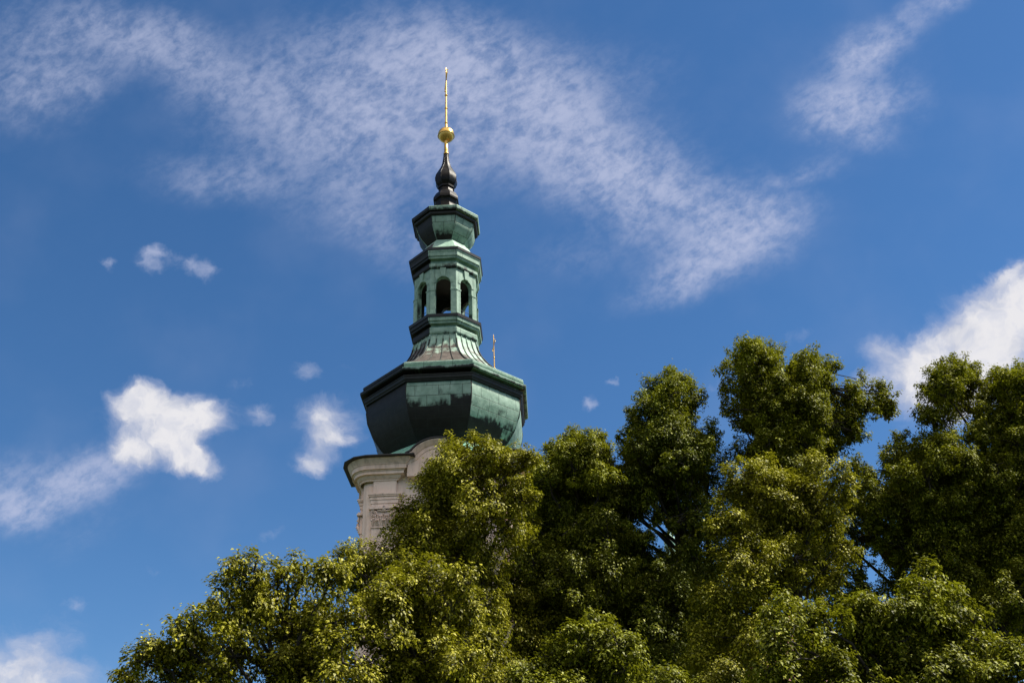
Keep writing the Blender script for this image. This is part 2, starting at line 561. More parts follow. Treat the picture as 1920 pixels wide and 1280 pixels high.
def ridges(parent, mat, prof, rad=0.035, out=0.01):
    for az in FACETS:
        mb = MB()
        mb.tube([pt(r + out, az + 22.5, z) for z, r in prof], [rad] * len(prof), 5)
        mb.build('ridge_roll', mat, parent)


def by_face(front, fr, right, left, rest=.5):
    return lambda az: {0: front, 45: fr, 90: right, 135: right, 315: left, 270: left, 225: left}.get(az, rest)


TOWER_AT = at(836.7, 720, 45)
TZ = R(-1.38)
tower = empty('church_tower', (TOWER_AT.x, 45, 0), TZ)
tag(tower, 'pink plastered church tower with green copper bulb, open lantern and gilded ball, in front of the trees\' tops', 'church tower', 'twin church towers')
tower['label'] = 'near church tower with green copper bulb, open lantern and tall gilded spike'

# --- shaft
A = 3.25
arc4 = [(-2.90 - .35 * math.sin(R(a)), -2.90 - .35 * math.cos(R(a))) for a in (0, 18, 36, 54, 72, 90)]


def rot4(p, k):
    x, y = p
    for _ in range(k): x, y = -y, x
    return (x, y)


mb = MB()
loop = []
for k in range(4):            # clockwise seen from above, start at the front left corner
    loop += [rot4(p, (4 - k) % 4) for p in arc4]
loop = loop[::-1]
zs = [0, 6, 12, 18, 20.9]
mb.grid([[(x, y, z) for x, y in loop] for z in zs], True, True)
mb.face([(x, y, 20.9) for x, y in loop])
me_shaft = mb.build('shaft', M['plaster'], tower)
mod = me_shaft.modifiers.new('edges', 'EDGE_SPLIT')
mod.split_angle = R(28)


def face_xyz(k):
    """maps (x along the face, outward distance, z) of face k (0 front) to tower coordinates"""
    def f(x, o, z):
        a, b = rot4((x, -o), k)
        return (a, b, z)
    return f


def fbox(mb, F, x0, x1, o0, o1, z0, z1):
    p = [F(x, o, z) for z in (z0, z1) for o in (o0, o1) for x in (x0, x1)]
    for q in ((0, 1, 3, 2), (4, 6, 7, 5), (0, 4, 5, 1), (2, 3, 7, 6), (0, 2, 6, 4), (1, 5, 7, 3)):
        mb.face([p[i] for i in q])


def volute(mb, F, x, o, z, r, s):
    pts, rad = [], []
    for i in range(26):
        a = i / 25 * 2.1 * 2 * math.pi
        rr = r * (1 - .8 * i / 25)
        pts.append(F(x + s * rr * math.sin(a), o + .03 * i / 25, z + rr * math.cos(a)))
        rad.append(.032 * (1 - .45 * i / 25))
    mb.tube(pts, rad, 5)


for k in range(4):
    F = face_xyz(k)
    for s in (-1, 1):
        x0, x1 = sorted((s * 2.82, s * 1.72))
        mb = MB()
        fbox(mb, F, x0 + .03, x1 - .03, A - .05, A + .12, 0, 17.9)
        fbox(mb, F, x0 - .03, x1 + .03, A - .05, A + .16, 0, .9)
        # architrave of three bands, then the frieze block
        for z0, z1, e in ((18.84, 18.98, .0), (18.983, 19.14, .03), (19.143, 19.28, .06), (19.283, 19.34, .11), (19.343, 19.40, .14)):
            fbox(mb, F, x0 - e, x1 + e, A - .05, A + .12 + e, z0, z1)
        fbox(mb, F, x0 + .06, x1 - .06, A - .05, A + .13, 19.403, 20.25)
        pil = mb.build('pilaster', M['plaster'], tower)
        mb = MB()
        fbox(mb, F, x0 - .01, x1 + .01, A - .04, A + .17, 17.903, 17.96)
        fbox(mb, F, x0 + .05, x1 - .05, A - .04, A + .14, 17.963, 18.66)
        fbox(mb, F, x0 - .09, x1 + .09, A - .04, A + .26, 18.70, 18.77)
        fbox(mb, F, x0 - .06, x1 + .06, A - .04, A + .22, 18.773, 18.837)
        for sx, xx in ((-1, x0 + .13), (1, x1 - .13)): volute(mb, F, xx, A + .19, 18.53, .155, sx)
        mb.tube([F(x0 + .28, A + .19, 18.66), F((x0 + x1) / 2, A + .2, 18.60), F(x1 - .28, A + .19, 18.66)], [.035] * 3, 5)
        mb.tube([F((x0 + x1) / 2, A + .16, 18.60), F((x0 + x1) / 2, A + .30, 18.72), F((x0 + x1) / 2, A + .27, 18.80)], [.05, .09, .04], 6)
        for row, (zb, zt, n_) in enumerate(((17.98, 18.30, 4), (18.02, 18.48, 3))):
            for i in range(n_):          # acanthus leaves curling outward
                xc = x0 + .14 + (x1 - x0 - .28) * (i + (.5 if row else 0)) / (3 if not row else 3)
                for dx in (-.075, 0, .075):
                    hh = zt - abs(dx) * 1.0
                    mb.tube([F(xc + dx * .4, A + .13, zb), F(xc + dx, A + .19, zb + (hh - zb) * .6), F(xc + dx * 1.2, A + .26, hh), F(xc + dx * 1.25, A + .30, hh - .05)],
                            [.045, .05, .04, .02], 5)
        mb.build('capital', M['plaster'], pil)


def offset_path(path, o):
    """open 2D path shifted to its right by o, mitred"""
    out = []
    P = [Vector(p) for p in path]
    for i, p in enumerate(P):
        ns = []
        for a, b in ((i - 1, i), (i, i + 1)):
            if a >= 0 and b < len(P):
                d = (P[b] - P[a]).normalized()
                ns.append(Vector((d.y, -d.x)))
        n = sum(ns, Vector((0, 0))).normalized()
        c = max(n.dot(ns[0]), .35)
        out.append(p + n * (o / c))
    return out


# --- cornice over each corner: bed mould, corona and gutter edge turn round the rounded corner
corner = [(-3.25, -1.75), (-3.37, -1.75)] + [(-3.37, -2.90)] + [(-2.90 - .47 * math.cos(R(a)), -2.90 - .47 * math.sin(R(a))) for a in (15, 30, 45, 60, 75)] + [(-2.90, -3.37), (-1.75, -3.37), (-1.75, -3.25)]
CORN = [(19.98, 0.01), (20.00, .05), (20.06, .06), (20.07, .10), (20.15, .17), (20.20, .19), (20.205, .30), (20.33, .31), (20.335, .34), (20.38, .36), (20.385, .42),
        (20.58, .43), (20.585, .46), (20.62, .47), (20.68, .52), (20.76, .58), (20.80, .60), (20.84, .60)]
for k in range(4):
    mb = MB()
    path = [rot4(p, k) for p in corner]
    rings = [[(q.x, q.y, z) for q in offset_path(path, o)] for z, o in CORN]
    for j in range(len(rings) - 1):
        for i in range(len(path) - 1):
            mb.face([rings[j][i], rings[j][i + 1], rings[j + 1][i + 1], rings[j + 1][i]])
    c0, c1 = rings[0], rings[-1]
    mb.face([c[0] for c in rings][::-1] + [(*rot4((-3.0, -1.75), k), 20.84), (*rot4((-3.0, -1.75), k), 19.98)])
    mb.face([c[-1] for c in rings] + [(*rot4((-1.75, -3.0), k), 20.84), (*rot4((-1.75, -3.0), k), 19.98)])
    mb.build('cornice', M['plaster'], tower)
    mb = MB()
    gpath = path[:3] + [path[4], path[6]] + path[8:]
    fp = [(q.x, q.y) for q in offset_path(gpath, .80)]
    fi = [(q.x, q.y) for q in offset_path(gpath, .10)]
    for i in range(len(fp) - 1):
        a, b, c, d = fp[i], fp[i + 1], fi[i + 1], fi[i]
        mb.face([(*a, 20.843), (*b, 20.843), (*b, 20.885), (*a, 20.885)])
        mb.face([(*a, 20.885), (*b, 20.885), (*c, 20.96), (*d, 20.96)])
        mb.face([(*d, 20.843), (*c, 20.843), (*b, 20.843), (*a, 20.843)])
    for e in (0, -1):
        mb.face([(*fp[e], 20.843), (*fp[e], 20.885), (*fi[e], 20.96), (*fi[e], 20.843)])
    mb.build('gutter_edge', M['flash'], tower)

# --- arched gable in the middle of each face
ARC_R, ARC_Z = 1.37, 20.22
gp = []
gp += [(-1.80, 20.84), (-1.60, 20.84), (-1.42, 20.86), (-1.30, 20.93)]
gp += [(ARC_R * math.sin(R(a)), ARC_Z + ARC_R * math.cos(R(a))) for a in range(-54, 55, 6)]
gp += [(-x, z) for x, z in gp[3::-1]]
GPROF = [(0, A - .05), (0, A + .74), (-.04, A + .74), (-.12, A + .66), (-.20, A + .58), (-.21, A + .54), (-.36, A + .53), (-.365, A + .40), (-.42, A + .36), (-.43, A + .22), (-.56, A + .20), (-.57, A + .08), (-.62, A - .05)]
for k in range(4):
    F = face_xyz(k)
    mb = MB()
    off = []
    P = [Vector(p) for p in gp]
    for n_, o in GPROF:
        row = []
        for i, p in enumerate(P):
            d = (P[min(i + 1, len(P) - 1)] - P[max(i - 1, 0)]).normalized()
            q = p + Vector((-d.y, d.x)) * n_
            row.append(F(q.x, o, q.y))
        off.append(row)
    for j in range(len(off) - 1):
        for i in range(len(P) - 1):
            mb.face([off[j][i], off[j][i + 1], off[j + 1][i + 1], off[j + 1][i]])
    # field of wall inside the arch
    fan = [(x * .97, z - .03) for x, z in gp[3:-3]] + [(1.3, 20.0), (-1.3, 20.0)]
    mb.prism(fan[::-1], lambda p: F(p[0], A + .50, p[1]), lambda p: F(p[0], A - 1.2, p[1]))
    mb.build('gable_arch', M['plaster'], tower)
    mb = MB()
    top = [F(x * 1.015, A + .80, z + .012) for x, z in gp[3:-3]]
    top2 = [F(x * 1.05, A + .80, z + .06) for x, z in gp[3:-3]]
    top3 = [F(x * 1.05, A - 1.6, z + .06) for x, z in gp[3:-3]]
    for i in range(len(top) - 1):
        mb.face([top[i], top[i + 1], top2[i + 1], top2[i]])
        mb.face([top2[i], top2[i + 1], top3[i + 1], top3[i]])
    mb.build('gable_flashing', M['flash'], tower)

# --- lower copper roof between the cornice and the bulb
mb = MB()
NSEG = 96


def r_square(th, half, rc):
    c, s = abs(math.cos(th)), abs(math.sin(th))
    lo, hi = 0, half * 1.5
    for _ in range(40):
        m_ = (lo + hi) / 2
        x, y = m_ * c, m_ * s
        qx, qy = max(x - (half - rc), 0), max(y - (half - rc), 0)
        if x > half or y > half or math.hypot(qx, qy) > rc: hi = m_
        else: lo = m_
    return lo


def r_octa(th, rad):
    a = (math.degrees(th) + 90 + 22.5) % 45 - 22.5
    return rad * math.cos(R(22.5)) / math.cos(R(a))


rows, uvs, wrs = [], [], []
for f_, z in ((0, 20.95), (.12, 21.03), (.3, 21.24), (.5, 21.52), (.7, 21.84), (.85, 22.08), (1.0, 22.3)):
    row, ur, wr = [], [], []
    for i in range(NSEG + 1):
        th = 2 * math.pi * i / NSEG
        r0, r1 = r_square(th, 3.70, .9), r_octa(th, 2.55)
        r = r0 + (r1 - r0) * f_
        row.append((r * math.cos(th), r * math.sin(th), z))
        ur.append((th * 3.4, f_ * 2.0))
        wr.append((.12, .6, 0))
    rows.append(row)
    uvs.append(ur)
    wrs.append(wr)
mb.grid(rows, False, False, uvs, wrs)
mb.build('lower_roof', M['skirt'], tower)

# --- bulb
BULB = [(21.9, 2.45), (22.15, 2.76), (22.5, 3.10), (23.04, 3.48), (23.7, 3.75), (24.2, 3.83), (24.62, 3.79)]
mb = MB()
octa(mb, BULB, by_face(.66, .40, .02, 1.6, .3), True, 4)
bulb = mb.build('bulb', M['bulb'], tower)
ridges(bulb, M['trim'], BULB, .028, .004)
mb = MB()
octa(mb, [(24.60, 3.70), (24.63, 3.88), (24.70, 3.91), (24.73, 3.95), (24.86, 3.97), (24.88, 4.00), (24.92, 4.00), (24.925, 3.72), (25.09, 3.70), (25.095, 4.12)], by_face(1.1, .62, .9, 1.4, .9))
octa(mb, [(25.095, 4.12), (25.12, 4.13), (25.125, 4.16),
          (25.25, 4.17), (25.255, 4.06), (25.32, 4.0), (25.40, 4.00), (25.405, 4.03), (25.52, 4.04), (25.56, 4.01), (25.60, 3.93), (25.605, 3.6)],
     by_face(.08, .0, -.2, 1.1, .3))
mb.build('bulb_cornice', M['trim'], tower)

# --- flared roof with standing seams
FL = [(25.60, 3.90), (25.72, 3.66), (25.98, 3.24), (26.28, 2.85), (26.56, 2.56), (26.9, 2.24), (27.34, 1.93), (27.8, 1.72), (28.32, 1.61)]
mb = MB()
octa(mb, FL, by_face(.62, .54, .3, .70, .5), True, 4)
fl = mb.build('flared_roof', M['flare'], tower)
mb = MB()
for az in FACETS:
    for q in (-.5, -.25, 0, .25, .5):
        if q == -.5: continue
        pts = []
        for z, r in FL:
            ap, hw = r * math.cos(R(22.5)), r * math.sin(R(22.5))
            c, d = pt(ap + .012, az, z), pt(1, az + 90, 0)
            pts.append(c + d * (2 * q * hw))
        mb = MB()
        mb.tube(pts, [.026 if abs(q) < .5 else .04] * len(pts), 4)
        mb.build('standing_seam', M['trim'], fl)

# --- lantern
mb = MB()
octa(mb, [(28.26, 1.55), (28.30, 1.66), (28.36, 1.70), (28.40, 1.71), (28.60, 1.71), (28.66, 1.68), (28.665, 1.56), (28.84, 1.56), (28.845, 1.76), (28.90, 1.77), (28.96, 1.78), (28.965, 1.84), (29.14, 1.86),
          (29.145, 1.80), (29.30, 1.70), (29.36, 1.6), (29.37, 0.02)], by_face(.0, -.05, -.2, .95, .3))
mb.build('lantern_cornice', M['trim'], tower)

LR, LT = 1.66, .24          # circumradius and wall thickness of the arcade
Z0, ZI, ZS, ZT = 29.375, 30.78, 31.24, 32.12
HW = LR * math.sin(R(22.5))
HO = .37
mb, mt = MB(), MB()
for az in FACETS:
    ap = LR * math.cos(R(22.5))
    d = pt(1, az + 90, 0)

    def fp_(x, z, dep=0.0):
        # dep: depth behind the outer face; corners follow the octagon
        return pt(ap - dep, az, z) + d * (x * (1 if abs(x) < HW - 1e-4 else (ap - dep) / ap))
    arch = [(HO * math.cos(R(a)), ZS + HO * math.sin(R(a))) for a in range(0, 181, 15)]
    for dep in (0.0, LT):
        def q_(pts): mb.face([fp_(x, z, dep) for x, z in (pts if dep == 0 else pts[::-1])], wear=(by_face(-.1, -.2, -.3, .25, 0)(az) if dep == 0 else 1.5, .5, 0))  # inner faces dark all over, outer ones set by azimuth
        q_([(-HW, Z0), (-HO, Z0), (-HO, ZS), (-HW, ZS)])
        q_([(HO, Z0), (HW, Z0), (HW, ZS), (HO, ZS)])
        top_x = [HW * (1 - 2 * i / (len(arch) - 1)) for i in range(len(arch))]
        for i in range(len(arch) - 1):
            xa, xb = top_x[i], top_x[i + 1]
            q_([arch[i], (xa, ZT), (xb, ZT), arch[i + 1]])
        q_([(HO, ZS), (HW, ZS), (HW, ZT)])
        q_([(-HO, ZS), (-HW, ZT), (-HW, ZS)])
    edge = [(HO, Z0)] + arch + [(-HO, Z0)]
    for i in range(len(edge) - 1):
        (xa, za), (xb, zb) = edge[i], edge[i + 1]
        mb.face([fp_(xa, za), fp_(xb, zb), fp_(xb, zb, LT), fp_(xa, za, LT)])
    wv = (by_face(-.1, -.2, -.3, .3, 0)(az), .5, 0)

    def raised(poly, h):
        """a raised panel: poly counter-clockwise seen from outside"""
        a, b = [fp_(x, z, .004) for x, z in poly], [pt(h, az, 0) + fp_(x, z) for x, z in poly]
        mt.face(b, wear=wv)
        for i in range(len(poly)):
            k = (i + 1) % len(poly)
            mt.face([a[i], a[k], b[k], b[i]], wear=wv)
    for s in (-1, 1):
        xs = sorted((s * (HO + .012), s * (HW - .002)))
        raised([(xs[0], Z0), (xs[1], Z0), (xs[1], ZI), (xs[0], ZI)], .035)            # pier
        raised([(xs[0], Z0), (xs[1], Z0), (xs[1], Z0 + .12), (xs[0], Z0 + .12)], .06)
        xs = sorted((s * (HO - .02), s * HW))
        raised([(xs[0], ZI + .003), (xs[1], ZI + .003), (xs[1], ZI + .07), (xs[0], ZI + .07)], .055)   # impost
    RO = HO + .14
    for i in range(0, 12):
        a0, a1 = R(i * 15), R(i * 15 + 15)
        raised([(HO * math.cos(a0), ZS + HO * math.sin(a0)), (RO * math.cos(a0), ZS + RO * math.sin(a0)), (RO * math.cos(a1), ZS + RO * math.sin(a1)), (HO * math.cos(a1), ZS + HO * math.sin(a1))], .022)
    raised([(-.10, ZS + HO - .02), (.10, ZS + HO - .02), (.15, ZT - .02), (-.15, ZT - .02)], .075)    # keystone
arc_o = mb.build('lantern_arcade', M['trim'], tower)
mt.build('arcade_trim', M['trim'], arc_o)
mb = MB()
mb.face([pt(LR - .02, az + 22.5, 32.06) for az in FACETS][::-1])
mb.build('lantern_ceiling', M['flash'], arc_o)
mb = MB()
for az in (135, 180, 225, 45, 315):      # thin guard rails low in the openings
    ap = (LR - .12) * math.cos(R(22.5))
    d = pt(1, az + 90, 0)
    mb = MB()
    mb.tube([pt(ap, az, Z0 + .42) - d * .37, pt(ap, az, Z0 + .42) + d * .37], [.012] * 2, 5)
    mb.tube([pt(ap, az, Z0), pt(ap, az, Z0 + .42)], [.012] * 2, 5)
    mb.build('guard_rail', M['flash'], arc_o)
mb = MB()
octa(mb, [(32.06, 1.60), (32.09, 1.72), (32.13, 1.76), (32.17, 1.78), (32.33, 1.78), (32.36, 1.74), (32.365, 1.64), (32.60, 1.62), (32.605, 1.83), (32.64, 1.84), (32.72, 1.85), (32.725, 1.90), (32.92, 1.90),
          (32.98, 1.93), (33.05, 1.94), (33.055, 1.80), (33.30, 1.72), (33.50, 1.55), (33.56, 1.50)], by_face(.02, -.05, -.2, .95, .3))
mb.build('lantern_cornice', M['trim'], tower)
for prof in ([(29.148, 1.75), (29.15, 1.90), (29.20, 1.91), (29.29, 1.93), (29.30, 1.90), (29.345, 1.62)], [(33.058, 1.75), (33.06, 1.97), (33.19, 1.99), (33.20, 1.96), (33.46, 1.60)]):
    mb = MB()
    octa(mb, prof)
    mb.build('drip_edge', M['flash'], tower)
mb = MB()
octa(mb, [(33.55, 1.52), (33.60, 1.47), (33.98, 1.26), (34.02, 1.20), (34.16, 1.12), (34.3, 1.02)], by_face(-.3, -.4, -.5, .5, 0))
mb.build('cupola_base', M['flare'], tower)
CAP = [(34.22, .88), (34.35, 1.04), (34.55, 1.21), (34.75, 1.36), (35.0, 1.50), (35.25, 1.57), (35.46, 1.60)]
mb = MB()
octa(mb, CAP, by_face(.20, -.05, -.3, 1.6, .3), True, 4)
cap = mb.build('cupola', M['cap'], tower)
ridges(cap, M['trim'], CAP, .022, .004)
mb = MB()
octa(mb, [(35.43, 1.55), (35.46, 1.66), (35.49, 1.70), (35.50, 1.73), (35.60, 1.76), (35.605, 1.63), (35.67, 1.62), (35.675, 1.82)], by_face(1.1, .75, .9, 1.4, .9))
octa(mb, [(35.675, 1.82), (35.72, 1.83), (35.725, 1.86), (35.87, 1.88), (35.91, 1.87), (36.25, 1.30), (36.70, .72), (36.76, .66)],
     by_face(.0, -.05, -.2, 1.1, .3))
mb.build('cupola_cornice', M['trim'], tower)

# --- black onion, gilded ball and cross
mb = MB()
octa(mb, [(36.74, .68), (36.80, .63), (36.95, .585), (37.15, .56), (37.33, .60)], None, True, 3)
octa(mb, [(37.33, .60), (37.40, .66), (37.405, .71), (37.50, .715), (37.62, .70), (37.90, .57), (37.96, .46)], None)
octa(mb, [(37.96, .46), (38.10, .40), (38.30, .39)], None, True)
octa(mb, [(38.30, .39), (38.32, .45), (38.42, .46), (38.44, .42)], None)
octa(mb, [(38.44, .42), (38.58, .53), (38.78, .60), (38.98, .615), (39.22, .565), (39.5, .43), (39.8, .29), (40.1, .205), (40.45, .155), (40.80, .13)], None, True, 3)
onion = mb.build('onion_finial', M['black'], tower)
ridges(onion, M['black'], [(38.44, .42), (38.58, .53), (38.78, .60), (38.98, .615), (39.22, .565), (39.5, .43), (39.8, .29), (40.1, .205), (40.45, .155), (40.80, .13)], .018, .0)
mb = MB()
mb.lathe([(40.78, .02), (40.78, .15), (40.84, .15), (40.86, .115), (41.6, .105), (41.84, .11)], 20)
mb.build('gilded_tube', M['gold'], tower)
mb = MB()
mb.lathe([(42.2 + .455 * math.sin(R(a)), max(.455 * math.cos(R(a)), .002)) for a in range(-90, 91, 6)], 36)
ball = mb.build('gilded_ball', M['gold'], tower)
mb = MB()
mb.lathe([(42.2 - .09 + .022 * math.sin(R(a)), .445 + .010 + .022 * math.cos(R(a))) for a in range(-180, 181, 45)], 36)
mb.build('ball_band', M['gold'], ball)
mb = MB()
mb.lathe([(42.62, .085), (42.7, .075), (43.0, .058), (43.6, .055), (45.0, .045), (46.9, .032), (47.25, .03), (47.40, .006)], 10)
ca, sa = math.cos(R(100)), math.sin(R(100))     # the arms of the cross lie almost along the line of sight


def cx_(u, z, v=0): return (u * ca - v * sa, u * sa + v * ca, z)


ZC = 46.35
mb.tube([cx_(-.72, ZC), cx_(.72, ZC)], [.03, .03], 8)
for u, z in ((-.78, ZC), (.78, ZC), (0, ZC + .72)):
    for du, dz in ((0, .09), (0, -.09), (.09 if u > 0 else -.09 if u < 0 else 0, 0 if u else .09)):
        c = cx_(u + du, z + dz)
        mb.lathe([(c[2] + .042 * math.sin(R(a)), max(.042 * math.cos(R(a)), .001)) for a in range(-90, 91, 30)], 10, True, c[0], c[1])
for u in (-.34, .34):
    for dz in (-.3, .3):
        mb.tube([cx_(0, ZC), cx_(u * .5, ZC + dz * .5, .01), cx_(u, ZC + dz)], [.018, .022, .01], 6)
for z in (43.1, 44.2, 45.2):
    mb.lathe([(z + .04 * math.sin(R(a)), .05 + .04 * math.cos(R(a))) for a in range(-180, 181, 45)], 12)
mb.build('cross', M['gold'], tower)

# --- the twin tower further back: the same tower copied with all its parts
q = at(925.2, 625, 75)
twin = copy_tree(tower)
twin.location = (q.x, 75, 0)
twin['label'] = 'far twin tower behind, only its gilded spike showing right of the copper bulb'

# ------------------------------------------------------------------ nave and ridge turret behind the trees
nave = empty('church_nave', (8.5, 62, 0))
tag(nave, 'church nave with tiled roof hidden behind the lindens', 'church')
mb = MB()
mb.box(-6.5, 7.5, -8, 8, 0, 12.5)
mb.face([(-6.5, -8, 12.5), (-6.5, 8, 12.5), (-6.5, 0, 19.5)][::-1])
mb.face([(7.5, -8, 12.5), (7.5, 8, 12.5), (7.5, 0, 19.5)])
mb.build('wall', M['plaster'], nave)
mb = MB()
for s in (-1, 1):
    a = [(-6.9, s * 8.6, 12.1), (7.9, s * 8.6, 12.1), (7.9, 0, 19.65), (-6.9, 0, 19.65)]
    mb.face(a if s < 0 else a[::-1], [(0, 0), (14.8, 0), (14.8, 11), (0, 11)])
mb.build('roof', M['tiles'], nave)

tq = at(1255.5, 1012, 62)
turret = empty('ridge_turret', (tq.x, 62, 19.4))
tag(turret, 'small pale green copper turret with gilded ball seen through a gap in the leaves', 'turret')
zb = tq.z - 19.4


def small_octa(mb, prof, smooth=False):
    octa(mb, prof, lambda az: -.3, smooth, 3 if smooth else 1)


mb = MB()
small_octa(mb, [(-.6, .85), (zb - 1.9, .85), (zb - 1.88, 1.0), (zb - 1.7, 1.02), (zb - 1.68, .8)])
mb.build('shaft', M['trim'], turret)
mb = MB()
small_octa(mb, [(zb - 1.68, .85), (zb - 1.4, .62), (zb - 1.0, .45), (zb - .55, .33)], True)
small_octa(mb, [(zb - .55, .33), (zb - .53, .40), (zb - .40, .41), (zb - .38, .3)])
small_octa(mb, [(zb - .38, .28), (zb - .2, .36), (zb, .38), (zb + .2, .28), (zb + .42, .13), (zb + .7, .08)], True)
mb.build('spirelet', M['flare'], turret)
mb = MB()
mb.lathe([(zb + .68, .06), (zb + 1.1, .05)], 10)
mb.lathe([(zb + 1.25 + .15 * math.sin(R(a)), max(.15 * math.cos(R(a)), .002)) for a in range(-90, 91, 15)], 16)
mb.lathe([(zb + 1.38, .04), (zb + 2.3, .025), (zb + 2.4, .004)], 8)
mb.tube([(-.05, -.3, zb + 2.0), (.05, .3, zb + 2.0)], [.03, .03], 6)
mb.build('gilded_finial', M['gold'], turret)

